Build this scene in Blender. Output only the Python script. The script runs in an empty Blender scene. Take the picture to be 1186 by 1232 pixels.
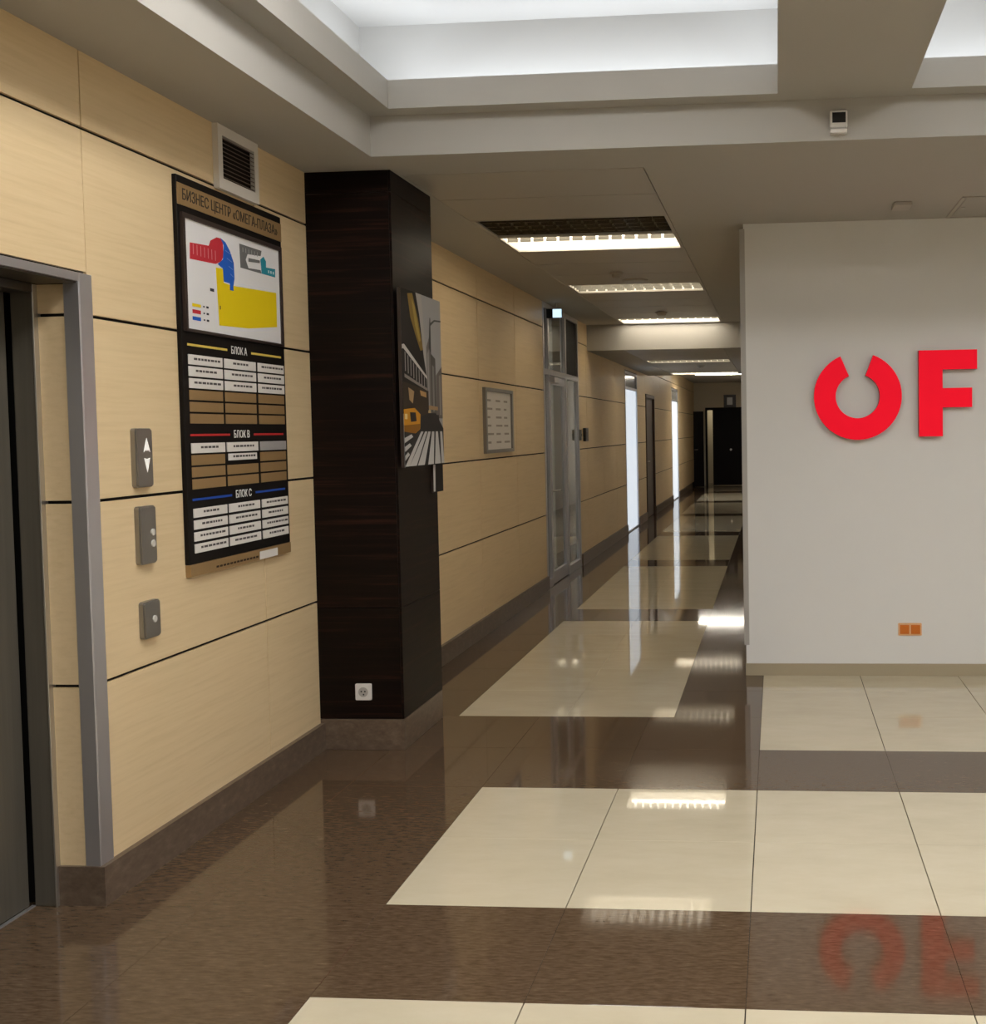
import bpy, bmesh, math, random
from mathutils import Matrix, Vector
random.seed(7)
S = bpy.context.scene
COL = S.collection

# ------------------------------------------------------------------ camera
F_PX, CX, CY = 1339.48, 826.28, 578.02          # in the 1186 x 1232 frame
YAW, PITCH, ROLL = 0.081, 0.0458, 0.0147
CAM = Vector((0.0, 0.197, 1.546))
def cam_rows():
    a, b = math.cos(YAW), math.sin(YAW); R1 = Matrix(((a, b, 0), (-b, a, 0), (0, 0, 1)))
    a, b = math.cos(PITCH), math.sin(PITCH); R2 = Matrix(((1, 0, 0), (0, a, -b), (0, b, a)))
    a, b = math.cos(ROLL), math.sin(ROLL); R3 = Matrix(((a, 0, -b), (0, 1, 0), (b, 0, a)))
    return R3 @ R2 @ R1
R = cam_rows()
cd = bpy.data.cameras.new('camera'); cam = bpy.data.objects.new('camera', cd); COL.objects.link(cam)
right, fwd, up = R[0], R[1], R[2]
M = Matrix((right, up, -fwd)).transposed().to_4x4(); M.translation = CAM
cam.matrix_world = M
cd.sensor_width = 36; cd.sensor_fit = 'AUTO'
cd.lens = F_PX * 36 / 1232
cd.shift_x = (593 - CX) / 1232
cd.shift_y = (CY - 616) / 1232
cd.clip_start = 0.02
S.camera = cam

# ------------------------------------------------------------------ world, exposure
wd = bpy.data.worlds.new('world'); S.world = wd; wd.use_nodes = True
wd.node_tree.nodes['Background'].inputs[0].default_value = (0.02, 0.02, 0.02, 1)
wd.node_tree.nodes['Background'].inputs[1].default_value = 0.2
S.view_settings.view_transform = 'Standard'
S.view_settings.look = 'None'
S.view_settings.gamma = 1
S.view_settings.use_curve_mapping = False
S.view_settings.exposure = 0.0
try:
    S.cycles.max_bounces = 14; S.cycles.diffuse_bounces = 8; S.cycles.glossy_bounces = 6
    S.cycles.sample_clamp_indirect = 6
    S.cycles.use_denoising = True
except Exception: pass

# ------------------------------------------------------------------ key measures (metres)
W = -2.2457                 # face of the panelled wall
CZ = 2.805                  # soffit / corridor ceiling
WB = 7.134                  # face of the grey wall with the red letters
XC = -0.205                 # corridor side of that wall
Z_LEDGE, Z_LIP, Z_TOP = 2.985, 3.11, 3.44
Y_FASCIA, Y_LIP, Y_CW = 5.19, 5.08, 5.34       # back end of the coffers
YN_LIP = -2.2                                   # their other end, behind the camera
COFFERS = [(-1.70, 0.02), (0.59, 2.31), (2.88, 4.60)]
XR, YF = 5.2, -7.0
SX0, SX1 = -1.81, -0.622    # metal panel strip of the corridor ceiling
Z_LOW, Y_BEAM, Y_LOWEND, Y_END = 2.50, 13.4, 19.7, 30.6

# cove lamps (LED troughs behind the coffer lips)
COVE_W = 4.8               # watts per metre
def cove_light(cx, cy, lx, ly, name='cove_lamp'):
    l = bpy.data.lights.new(name, 'AREA'); l.shape = 'RECTANGLE'; l.size = lx; l.size_y = ly
    l.energy = COVE_W * max(lx, ly); l.color = (0.82, 0.89, 1.0)
    o = bpy.data.objects.new(name, l); COL.objects.link(o)
    o.location = (cx, cy, Z_LEDGE + 0.055); o.rotation_euler = (math.pi, 0, 0)
for (xa, xb) in COFFERS:
    t = 0.075
    cove_light((xa + xb) / 2, Y_LIP + 0.11, xb - xa, t)
    cove_light((xa + xb) / 2, YN_LIP - 0.11, xb - xa, t)
    cove_light(xa - 0.09, (Y_LIP + YN_LIP) / 2, t, Y_LIP - YN_LIP)
    cove_light(xb + 0.09, (Y_LIP + YN_LIP) / 2, t, Y_LIP - YN_LIP)
TUBE_E = 15.0               # corridor fluorescent tubes
FILL_E = 30.0              # square fill panels added in the coffer tops, out of view

# ------------------------------------------------------------------ materials
MATS = {}
def nodes(name):
    m = bpy.data.materials.new(name); m.use_nodes = True
    MATS[name] = m
    return m, m.node_tree.nodes, m.node_tree.links, m.node_tree.nodes['Principled BSDF']
def plain(name, col, rough=0.5, metal=0.0, spec=0.5, emit=None, es=0, coat=0, noise=0.0):
    m, n, l, b = nodes(name)
    b.inputs['Base Color'].default_value = (*col, 1); b.inputs['Roughness'].default_value = rough
    b.inputs['Metallic'].default_value = metal; b.inputs['Specular IOR Level'].default_value = spec
    b.inputs['Coat Weight'].default_value = coat
    if emit: b.inputs['Emission Color'].default_value = (*emit, 1); b.inputs['Emission Strength'].default_value = es
    if noise:
        g = n.new('ShaderNodeNewGeometry'); t = n.new('ShaderNodeTexNoise'); t.inputs['Scale'].default_value = 9
        t.inputs['Detail'].default_value = 5
        r = n.new('ShaderNodeMapRange'); r.inputs[3].default_value = 1 - noise; r.inputs[4].default_value = 1 + noise
        x = n.new('ShaderNodeMix'); x.data_type = 'RGBA'; x.blend_type = 'MULTIPLY'; x.inputs[0].default_value = 1
        x.inputs[6].default_value = (*col, 1)
        l.new(g.outputs['Position'], t.inputs['Vector']); l.new(t.outputs['Fac'], r.inputs[0])
        l.new(r.outputs[0], x.inputs[7]); l.new(x.outputs[2], b.inputs['Base Color'])
    return m
def streaked(name, cols, scale, rough, spec=0.5, detail=8, lo=.3, hi=.7, bump=0, coat=0, rough_var=0):
    """noise stretched by a world-space scale vector, through a colour ramp"""
    m, n, l, b = nodes(name)
    g = n.new('ShaderNodeNewGeometry'); mp = n.new('ShaderNodeMapping'); mp.inputs['Scale'].default_value = scale
    oi = n.new('ShaderNodeObjectInfo'); ad = n.new('ShaderNodeVectorMath'); ad.operation = 'ADD'
    ms = n.new('ShaderNodeMath'); ms.operation = 'MULTIPLY'; ms.inputs[1].default_value = 40
    t = n.new('ShaderNodeTexNoise'); t.inputs['Scale'].default_value = 1; t.inputs['Detail'].default_value = detail
    t.inputs['Roughness'].default_value = .65
    r = n.new('ShaderNodeValToRGB'); e = r.color_ramp.elements
    e[0].position = lo; e[1].position = hi; e[0].color = (*cols[0], 1); e[1].color = (*cols[-1], 1)
    for i, c in enumerate(cols[1:-1]):
        q = e.new(lo + (hi - lo) * (i + 1) / (len(cols) - 1)); q.color = (*c, 1)
    l.new(g.outputs['Position'], mp.inputs[0]); l.new(oi.outputs['Random'], ms.inputs[0])
    l.new(mp.outputs[0], ad.inputs[0]); l.new(ms.outputs[0], ad.inputs[1])
    l.new(ad.outputs[0], t.inputs['Vector']); l.new(t.outputs['Fac'], r.inputs[0]); l.new(r.outputs[0], b.inputs['Base Color'])
    b.inputs['Roughness'].default_value = rough; b.inputs['Specular IOR Level'].default_value = spec
    b.inputs['Coat Weight'].default_value = coat
    if bump:
        bp = n.new('ShaderNodeBump'); bp.inputs['Strength'].default_value = bump; bp.inputs['Distance'].default_value = .002
        l.new(t.outputs['Fac'], bp.inputs['Height']); l.new(bp.outputs[0], b.inputs['Normal'])
    return m
streaked('maple', [(.67, .505, .29), (.735, .565, .335), (.77, .60, .37)], (20, 2.4, 60), .42, .35, lo=.25, hi=.75)
streaked('ebony', [(.003, .0015, .0012), (.007, .003, .002), (.034, .012, .007)], (1.2, 1.2, 42), .42, .16, lo=.35, hi=.74)
streaked('dark_stone', [(.068, .042, .023), (.098, .063, .037), (.125, .083, .052), (.24, .175, .12)], (24, 105, 60), .062, .42, detail=12, lo=.32, hi=.80)
streaked('cream_stone', [(.565, .50, .365), (.60, .535, .395), (.63, .565, .425)], (3, 7, 5), .035, .5, lo=.3, hi=.7)
streaked('skirting_stone', [(.095, .064, .045), (.138, .098, .068), (.21, .155, .114)], (26, 18, 40), .3, .45, detail=12, lo=.3, hi=.78)
plain('grout', (.045, .035, .026), .8)
plain('black_gap', (.006, .005, .004), .7, spec=.2)
plain('paint_white', (.76, .735, .70), .6, spec=.25, noise=.015)
plain('paint_grey', (.76, .755, .74), .55, spec=.25, noise=.012)
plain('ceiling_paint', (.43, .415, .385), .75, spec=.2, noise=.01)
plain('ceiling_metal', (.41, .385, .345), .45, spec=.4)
plain('cream_paint', (.66, .60, .47), .6)
plain('dark_wall', (.22, .19, .16), .5)
plain('tan_skirting', (.40, .34, .235), .4)
plain('aluminium', (.62, .61, .64), .34, metal=.85)
plain('bright_steel', (.55, .53, .50), .28, metal=.9)
plain('button_chrome', (.72, .70, .66), .25, metal=.2)
plain('steel_plate', (.30, .285, .265), .33, metal=.8)
streaked('brushed_steel', [(.165, .15, .122), (.20, .183, .15)], (60, 60, 1.5), .36, .5)
MATS['brushed_steel'].node_tree.nodes['Principled BSDF'].inputs['Metallic'].default_value = .6
plain('dark_steel', (.10, .088, .075), .35, metal=.7)
plain('white_plastic', (.72, .70, .67), .35)
plain('grey_plastic', (.42, .40, .37), .4)
plain('vent_paint', (.70, .66, .60), .45)
plain('slat_brown', (.15, .11, .085), .45)
plain('black_plastic', (.01, .01, .011), .3)
plain('board_black', (.008, .006, .005), .55, spec=.15)
plain('board_frame', (.035, .022, .018), .35)
plain('tan_plate', (.34, .215, .095), .38, metal=.25)
plain('plate_white', (.78, .745, .71), .4)
plain('plate_silver', (.47, .45, .45), .35, metal=.3)
plain('paper', (.80, .79, .80), .5)
plain('ink', (.02, .016, .014), .6)
plain('ink_white', (.85, .84, .82), .5)
plain('orange_plastic', (.62, .16, .012), .4)
plain('peach_plastic', (.80, .47, .24), .4)
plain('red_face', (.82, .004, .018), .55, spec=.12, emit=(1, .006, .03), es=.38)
plain('red_side', (.34, .004, .012), .4)
plain('dark_door', (.006, .003, .0028), .5, spec=.15)
plain('brown_door', (.060, .034, .022), .4)
plain('tube_lit', (.9, .9, .9), .4, emit=(1.0, .90, .74), es=TUBE_E)
plain('diffuser_lit', (.9, .9, .9), .4, emit=(1.0, .92, .78), es=55)
plain('fill_lit', (.9, .9, .9), .4, emit=(1.0, .98, .95), es=FILL_E)
plain('tube_off', (.80, .80, .78), .3)
plain('louver', (.75, .72, .64), .22, metal=.9)
plain('louver_blade', (.20, .19, .165), .4, metal=.8)
plain('reflector_dark', (.36, .315, .225), .22, metal=.9)
plain('housing_white', (.82, .80, .75), .5)
plain('frosted_lit', (.8, .85, .9), .5, emit=(.80, .89, 1.0), es=.74)
plain('transom_grey', (.30, .31, .31), .15)
plain('exit_face', (.8, .9, .95), .4, emit=(.62, .86, 1.0), es=1.15)
plain('arrow_lit', (.85, .84, .80), .4, emit=(1, .97, .9), es=.35)
m, n, l, b = nodes('glass')
b.inputs['Base Color'].default_value = (.80, .86, .83, 1); b.inputs['Roughness'].default_value = .02
b.inputs['Transmission Weight'].default_value = 1; b.inputs['IOR'].default_value = 1.5
m, n, l, b = nodes('print')                      # flat print: colour attribute
at_ = n.new('ShaderNodeAttribute'); at_.attribute_name = 'ink'
l.new(at_.outputs['Color'], b.inputs['Base Color']); b.inputs['Roughness'].default_value = .6; b.inputs['Specular IOR Level'].default_value = .15

# ------------------------------------------------------------------ helpers
WL = {}                                          # world location of each object
def place(o, loc, parent):
    loc = Vector(loc)
    if parent is not None:
        o.parent = parent; o.location = loc - WL[parent.name]
    else: o.location = loc
    WL[o.name] = loc
def link(name, me, mat, loc, parent=None, rot=None):
    if mat and not me.materials: me.materials.append(MATS[mat])
    o = bpy.data.objects.new(name, me); COL.objects.link(o); place(o, loc, parent)
    if rot: o.rotation_euler = rot
    return o
def tag(o, label, cat, group=None, kind=None):
    if label: o['label'] = label
    if cat: o['category'] = cat
    if group: o['group'] = group
    if kind: o['kind'] = kind
    return o
def thing(name, label, cat, loc, group=None, kind=None):
    o = bpy.data.objects.new(name, None); COL.objects.link(o); o.empty_display_size = .05
    place(o, loc, None); return tag(o, label, cat, group, kind)
CACHE = {}
def box_mesh(dx, dy, dz, mat, bev=0.0):
    k = (round(dx, 4), round(dy, 4), round(dz, 4), mat, bev)
    if k in CACHE: return CACHE[k]
    bm = bmesh.new(); bmesh.ops.create_cube(bm, size=1)
    for v in bm.verts: v.co = Vector((v.co.x * dx, v.co.y * dy, v.co.z * dz))
    if bev: bmesh.ops.bevel(bm, geom=list(bm.edges), offset=min(bev, .45 * min(dx, dy, dz)), segments=1, affect='EDGES')
    me = bpy.data.meshes.new('box'); bm.to_mesh(me); bm.free(); me.materials.append(MATS[mat]); CACHE[k] = me
    return me
def box(name, x0, x1, y0, y1, z0, z1, mat, parent=None, bev=0.0):
    return link(name, box_mesh(x1 - x0, y1 - y0, z1 - z0, mat, bev), None, ((x0 + x1) / 2, (y0 + y1) / 2, (z0 + z1) / 2), parent)
def boxes(name, bl, mat, parent=None, kind='structure', label=None, cat=None):
    """several boxes that form one piece of the building"""
    xs = [min(b_[0] for b_ in bl), max(b_[1] for b_ in bl), min(b_[2] for b_ in bl), max(b_[3] for b_ in bl), min(b_[4] for b_ in bl)]
    o3 = Vector(((xs[0] + xs[1]) / 2, (xs[2] + xs[3]) / 2, xs[4]))
    V, Fc = [], []
    for (x0, x1, y0, y1, z0, z1) in bl:
        k = len(V)
        V += [Vector(p) - o3 for p in ((x0, y0, z0), (x1, y0, z0), (x1, y1, z0), (x0, y1, z0), (x0, y0, z1), (x1, y0, z1), (x1, y1, z1), (x0, y1, z1))]
        Fc += [[k + i for i in q] for q in ((3, 2, 1, 0), (4, 5, 6, 7), (0, 1, 5, 4), (1, 2, 6, 5), (2, 3, 7, 6), (3, 0, 4, 7))]
    me = bpy.data.meshes.new(name); me.from_pydata(V, [], Fc); me.update()
    o = link(name, me, mat, o3, parent)
    if parent is None: tag(o, label, cat, None, kind)
    return o
def prism(name, poly, depth, mat, loc, parent=None, axis='x', bev=0, side=None):
    """outline in the wall's own plane, extruded out of the wall: axis x = wall facing +x (u=y,v=z), -y = wall facing -y (u=x,v=z), -z = ceiling"""
    bm = bmesh.new()
    def P(u, v, w):
        return {'x': (w, u, v), '-y': (u, -w, v), '-z': (u, v, -w)}[axis]
    b0 = [bm.verts.new(P(u, v, 0)) for u, v in poly]; b1 = [bm.verts.new(P(u, v, depth)) for u, v in poly]
    f1 = bm.faces.new(b1); bm.faces.new(list(reversed(b0)))
    for i in range(len(poly)):
        j = (i + 1) % len(poly); bm.faces.new((b0[i], b0[j], b1[j], b1[i]))
    if side:
        for f_ in bm.faces: f_.material_index = 1
        f1.material_index = 0
    bmesh.ops.recalc_face_normals(bm, faces=list(bm.faces))
    if bev: bmesh.ops.bevel(bm, geom=[e for e in bm.edges if all(v in b1 for v in e.verts)], offset=bev, segments=2, affect='EDGES')
    me = bpy.data.meshes.new(name); bm.to_mesh(me); bm.free()
    me.materials.append(MATS[mat])
    if side: me.materials.append(MATS[side])
    return link(name, me, None, loc, parent)
def rot_mesh(name, prof, mat, loc, parent=None, down=True, seg=24):
    """lathe about z: prof = [(r, h)], h measured down from the ceiling"""
    bm = bmesh.new(); rings = []
    for r, h in prof:
        rings.append([bm.verts.new((r * math.cos(2 * math.pi * i / seg), r * math.sin(2 * math.pi * i / seg), -h)) for i in range(seg)])
    for a, c in zip(rings, rings[1:]):
        for i in range(seg): bm.faces.new((a[i], a[(i + 1) % seg], c[(i + 1) % seg], c[i]))
    bm.faces.new(rings[0]); bm.faces.new(list(reversed(rings[-1])))
    bmesh.ops.recalc_face_normals(bm, faces=list(bm.faces))
    for f_ in bm.faces: f_.smooth = False
    me = bpy.data.meshes.new(name); bm.to_mesh(me); bm.free()
    return link(name, me, mat, loc, parent)
def tube(name, p0, p1, r, mat, parent=None, seg=12):
    p0, p1 = Vector(p0), Vector(p1); d = p1 - p0; c = (p0 + p1) / 2
    q = d.to_track_quat('Z', 'Y').to_matrix()
    bm = bmesh.new(); bmesh.ops.create_cone(bm, cap_ends=True, segments=seg, radius1=r, radius2=r, depth=d.length)
    for v in bm.verts: v.co = q @ v.co
    for f_ in bm.faces: f_.smooth = len(f_.verts) == 4
    me = bpy.data.meshes.new(name); bm.to_mesh(me); bm.free()
    return link(name, me, mat, c, parent)
def printed(name, polys, x, parent, step=.0004):
    """flat print on a surface facing +x: polys = [((r,g,b), [(y,z),...])], later ones on top by a hair"""
    V, Fc, C = [], [], []
    o3 = Vector((x, polys[0][1][0][0], polys[0][1][0][1]))
    for i, (c, pl) in enumerate(polys):
        k = len(V)
        A = sum(pl[j][0] * pl[(j + 1) % len(pl)][1] - pl[(j + 1) % len(pl)][0] * pl[j][1] for j in range(len(pl)))
        if A < 0: pl = pl[::-1]
        V += [Vector((x + i * step * .25, y, z)) - o3 for y, z in pl]; Fc.append(list(range(k, len(V)))); C.append(c)
    me = bpy.data.meshes.new(name); me.from_pydata(V, [], Fc); me.update()
    ca = me.color_attributes.new('ink', 'FLOAT_COLOR', 'CORNER')
    for f_ in me.polygons:
        for li in f_.loop_indices: ca.data[li].color = (*C[f_.index], 1)
    return link(name, me, 'print', o3, parent)
def lettering(name, body, size, mat, loc, parent, rot, width=None, ext=.0006, bold=False):
    cu = bpy.data.curves.new(name, 'FONT'); cu.body = body; cu.size = size; cu.extrude = ext
    cu.align_x = 'CENTER'; cu.align_y = 'CENTER'
    to = bpy.data.objects.new(name + '_tmp', cu); COL.objects.link(to)
    bpy.context.view_layer.update()
    me = bpy.data.meshes.new_from_object(to.evaluated_get(bpy.context.evaluated_depsgraph_get()))
    bpy.data.objects.remove(to)
    if width and len(me.vertices):
        xs = [v.co.x for v in me.vertices]; k = width / max(1e-4, max(xs) - min(xs))
        for v in me.vertices: v.co.x *= k
    me.materials.clear(); me.materials.append(MATS[mat])
    o = link(name, me, None, loc, parent); o.rotation_euler = rot
    return o
ROT_X = (math.pi / 2, 0, math.pi / 2)            # reads on a wall facing +x
rect = lambda y0, y1, z0, z1: [(y0, z0), (y1, z0), (y1, z1), (y0, z1)]

# ------------------------------------------------------------------ floor
floor = boxes('floor', [(-2.6, XR, YF, 7.3, -.12, -.012), (-2.6, 0, 7.3, 33.5, -.12, -.012)], 'grout',
              label='polished stone floor of cream and brown tiles', cat='floor')
GX = -0.0996
def tile(x0, x1, y0, y1, mat, gx=.0035, gy=.0018, name='tile'):
    if x1 - x0 < .02 or y1 - y0 < .02: return
    box(name, x0 + gx / 2, x1 - gx / 2, y0 + gy / 2, y1 - gy / 2, -.012, 0, mat, floor, .0008)
# lobby tiles in view
xs = [-2.50, -1.8996] + [GX + .6 * k for k in range(-2, 4)]
ys = [1.3 + .6 * k for k in range(10)] + [WB + .02]
for i in range(len(xs) - 1):
    for j in range(len(ys) - 1):
        x0, x1, y0, y1 = xs[i], xs[i + 1], ys[j], ys[j + 1]
        ym = (y0 + y1) / 2
        band = (ym < 1.9) or (3.1 < ym < 3.7) or (4.9 < ym < 5.5)
        cream = (x0 > -1.31) and not band
        if ym > 5.5: cream = x0 > GX - .01
        if ym > 6.1 and x0 < GX - .01: continue
        if cream: tile(x0, x1, y0, y1, 'cream_stone')
        else: tile(x0, x1, y0, y1, 'dark_stone', .0008, .0006)
# corridor tiles
SL, SR = -1.7497, -0.567
def corridor_rows(y0, y1, mat, step):
    y = y0
    while y < y1 - .01:
        e = min(y + step, y1)
        tile(-2.5, SL, y, e, 'dark_stone', .0012, .0012); tile(SR, GX, y, e, 'dark_stone', .0012, .0012)
        if step > 1: tile(SL, SR, y, e, mat, .0012, .0012)
        else:
            for q in range(2): tile(SL + (SR - SL) / 2 * q, SL + (SR - SL) / 2 * (q + 1), y, e, mat, .0006, .0006)
        y = e
for k in range(7):
    a = 6.1 + 3.6 * k
    st = .6 if k < 3 else 3.0
    corridor_rows(a, min(a + 3.0, 32), 'cream_stone', st)
    if a + 3.6 < 32: corridor_rows(a + 3.0, a + 3.6, 'dark_stone', .6)
corridor_rows(6.1 + 3.6 * 7, 33, 'cream_stone', 3.0)
# floor out of the frame: the same bands in long pieces
for k in range(-4, 1):
    yb = 1.3 + 1.8 * (k - 1)
    if yb + 1.8 < YF: continue
    y0 = max(yb, YF)
    if yb + .6 > YF: tile(-2.5, XR, y0, yb + .6, 'dark_stone', name='tile_band')
    tile(-2.5, -1.3, max(yb + .6, YF), yb + 1.8, 'dark_stone', name='tile_band'); tile(-1.3, XR, max(yb + .6, YF), yb + 1.8, 'cream_stone', name='tile_band')
for (y0, y1, mt) in ((1.3, 1.9, 'dark_stone'), (1.9, 3.1, 'cream_stone'), (3.1, 3.7, 'dark_stone'), (3.7, 4.9, 'cream_stone'), (4.9, 5.5, 'dark_stone'), (5.5, WB + .02, 'cream_stone')):
    tile(xs[-1], XR, y0, y1, mt, name='tile_band')

# ------------------------------------------------------------------ panelled wall
ROWS = [.132, .7315, 1.338, 1.9465, 2.555, CZ]
EY0, EY1, EZ = 2.05, 3.65, 2.053                 # lift opening
DG0, DG1 = 10.87, 12.78                          # glass door unit
LW = [(16.69, 18.12), (24.05, 25.57)]            # lit frosted windows
BD = (19.25, 20.55)                              # brown door
sub = W - .012
wl = [(W - .30, sub, YF, EY0, 0, CZ + .2), (W - .30, sub, EY0, EY1, EZ + .012, CZ + .2), (W - .30, sub, EY1 + .012, DG0, 0, CZ + .2),
      (W - .30, sub, DG1, LW[0][0], 0, CZ + .2), (W - .30, sub, LW[0][0], LW[0][1], 2.44, CZ + .2),
      (W - .30, sub, LW[0][1], BD[0], 0, CZ + .2), (W - .30, sub, BD[0], BD[1], 2.16, CZ + .2),
      (W - .30, sub, BD[1], LW[1][0], 0, CZ + .2), (W - .30, sub, LW[1][0], LW[1][1], 2.44, CZ + .2),
      (W - .30, sub, LW[1][1], Y_END + 1.5, 0, CZ + .2),
      (W - .50, W - .30, EY0 - .2, EY1 + .3, 0, CZ)]
wall_left = boxes('wall_left', wl, 'black_gap', label='long wall clad in pale maple veneer panels with dark joints', cat='wall')
def panels(y0, y1, zlist=ROWS, gy=.006, gz=.011):
    for a, c in zip(zlist, zlist[1:]):
        box('panel', sub, W, y0 + gy / 2, y1 - gy / 2, a + (gz / 2 if a > .2 else 0), c - (gz / 2 if c < CZ - .01 else 0), 'maple', wall_left, .0005)
top_rows = [EZ + .03, 2.555, CZ]
for (a, c) in ((YF, -2.3), (-2.3, -1.1), (-1.1, .1), (.1, 1.3), (1.3, EY0)): panels(a, c)
panels(EY0, 2.5, top_rows); panels(2.5, 3.7, top_rows)
for a, c in zip(ROWS[:4] , ROWS[1:5]):           # right of the lift, starts behind the corner trim
    box('panel', sub, W, 3.70, 4.897, a + (.0055 if a > .2 else 0), c - .0055, 'maple', wall_left, .0005)
box('panel', sub, W, 3.703, 4.897, 2.5605, CZ, 'maple', wall_left, .0005)
panels(4.9, 5.44)
for a, c in ((6.06, 7.3), (7.3, 8.5), (8.5, 9.7), (9.7, DG0)): panels(a, c)
for a, c in ((DG1, 13.3), (13.3, 14.5), (14.5, 15.7), (15.7, LW[0][0]), (LW[0][1], BD[0]), (BD[1], 21.75), (21.75, 22.95), (22.95, LW[1][0]),
             (LW[1][1], 26.8), (26.8, 28.0), (28.0, 29.2), (29.2, Y_END)): panels(a, c)
for (a, c) in LW: panels(a, c, [2.45, 2.555, CZ], gz=.008)
panels(BD[0], BD[1], [2.17, 2.555, CZ], gz=.008)

# lift: recess, jamb, leaves
lift = thing('door_1', 'stainless steel lift door set in a maple panelled recess', 'lift door', (-2.42, 2.85, 0), kind='structure')
for a, c in zip([.132, .7315, 1.338, 1.9465, 2.045], [.7315, 1.338, 1.9465, 2.045]):
    box('reveal_panel', -2.384, W - .03, EY1 - .001, EY1 + .012, a + (.0055 if a > .2 else 0), c - (.0055 if c < 2 else 0), 'maple', lift)
box('reveal_backing', -2.384, sub, EY1 + .0125, EY1 + .03, 0, 2.05, 'black_gap', lift)
box('reveal_skirting', -2.384, W + .022, EY1 - .012, EY1 + .01, 0, .132, 'skirting_stone', lift)
box('lintel_soffit', -2.384, W - .002, EY0, EY1, EZ - .006, EZ + .01, 'dark_steel', lift)
box('jamb', -2.465, -2.390, EY1 - .02, EY1 + .02, 0, 2.045, 'brushed_steel', lift, .003)
box('jamb_edge', -2.390, -2.384, EY1 - .024, EY1 + .02, 0, 2.045, 'bright_steel', lift, .001)
box('jamb', -2.465, -2.384, EY0 - .02, EY0 + .02, 0, 2.045, 'brushed_steel', lift, .003)
box('head_frame', -2.465, -2.384, EY0, EY1 - .022, 2.018, 2.047, 'dark_steel', lift, .002)
ymid = (EY0 + EY1) / 2
for a, c in ((ymid + .002, EY1 - .032), (EY0 + .02, ymid - .002)):
    box('door_leaf', -2.505, -2.475, a, c, .006, 2.03, 'brushed_steel', lift, .002)
box('gap_seal', -2.52, -2.51, EY0, EY1, 0, 2.05, 'black_gap', lift)
box('sill', -2.475, -2.462, EY0 + .02, EY1 - .02, 0, .004, 'aluminium', lift)
# aluminium trim around the lift recess
tr = thing('trim_1', 'brushed aluminium angle trim framing the lift recess', 'trim', (W, 3.68, .13), kind='structure')
box('corner_face', W - .012, W + .006, EY1, 3.717, .132, 2.081, 'aluminium', tr, .001)
box('corner_return', -2.292, W + .006, EY1 - .006, EY1, .132, 2.055, 'aluminium', tr, .001)
box('head_face', W - .012, W + .006, EY0 - .06, 3.65, EZ, 2.081, 'aluminium', tr, .001)

# skirtings
bb = [(W - .01, W + .022, YF, EY0 - .02, 0, .132), (W - .01, W + .022, EY1 + .01, 5.44, 0, .132), (W - .01, W + .022, 6.062, DG0, 0, .132),
      (W - .01, W + .022, DG1, LW[0][0], 0, .132), (W - .01, W + .022, LW[0][1], BD[0] - .06, 0, .132), (W - .01, W + .022, BD[1] + .06, LW[1][0], 0, .132), (W - .01, W + .022, LW[1][1], 29.4, 0, .132)]
boxes('baseboard_left', bb, 'skirting_stone', label='brown speckled stone skirting along the panelled wall', cat='skirting')

# dark pillar
PX, PY0, PY1 = -1.825, 5.44, 6.06
pil = thing('pillar', 'tall dark ebony veneer pillar standing against the maple panelled wall', 'pillar', ((W + PX) / 2, (PY0 + PY1) / 2, 0), kind='structure')
box('core', W - .01, PX - .012, PY0 + .012, PY1, .15, CZ, 'black_gap', pil)
box('plinth', W - .01, PX, PY0, PY1, 0, .152, 'skirting_stone', pil, .002)
for a, c in ((.154, .70), (.70, 2.70), (2.70, CZ)):
    box('front_panel', W, PX - .0125, PY0, PY0 + .012, a + .001, c - .001, 'ebony', pil, .001)
    box('side_panel', PX - .012, PX, PY0, PY1, a + .001, c - .001, 'ebony', pil, .001)

# ------------------------------------------------------------------ other walls
wall_back = boxes('wall_back', [(XC + .012, XR, WB, WB + .16, 0, CZ + .2), (XC, XC + .012, WB, WB + .16, 0, .19)], 'paint_grey', label='plain pale grey wall carrying the red letters', cat='wall')
boxes('baseboard_back', [(XC - .004, XR, WB - .012, WB, 0, .074)], 'tan_skirting', label='low tan tile skirting under the grey wall', cat='skirting')
boxes('trim_2', [(XC - .012, XC + .020, WB - .002, WB + .04, .19, 2.775)], 'grey_plastic', label='thin grey corner bead on the end of the grey wall', cat='trim')
boxes('wall_right', [(XR, XR + .1, YF, WB + .2, 0, CZ + .2)], 'paint_white', label='white side wall of the lobby', cat='wall')
boxes('wall_front', [(-2.6, XR + .1, YF - .1, YF, 0, CZ + .2)], 'dark_wall', label='unseen wall closing the lobby opposite the corridor, kept dark against bounced light', cat='wall')  # out of view; dark finish chosen to cut light bounced into the lobby
boxes('wall_corridor', [(XC, XC + .12, WB + .16, Y_END + 3, 0, CZ + .2)], 'paint_white', label='white wall on the other side of the corridor', cat='wall')

# ------------------------------------------------------------------ ceiling
T = .03
cb = []
ylip0, ylip1 = YN_LIP, Y_LIP
XFL = -1.825
# soffit ring round the coffers
cb += [(W - .3, XFL, YF, WB, CZ, Z_LEDGE), (XFL, SX0, Y_FASCIA, WB, CZ, Z_LEDGE),
       (SX0, SX1, Y_FASCIA, 5.57, CZ, Z_LEDGE), (SX1, XR, Y_FASCIA, WB, CZ, Z_LEDGE),
       (XFL, XR, YF, YN_LIP - .11, CZ, Z_LEDGE), (COFFERS[-1][1] + .125, XR, YN_LIP - .11, Y_FASCIA, CZ, Z_LEDGE)]
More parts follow.
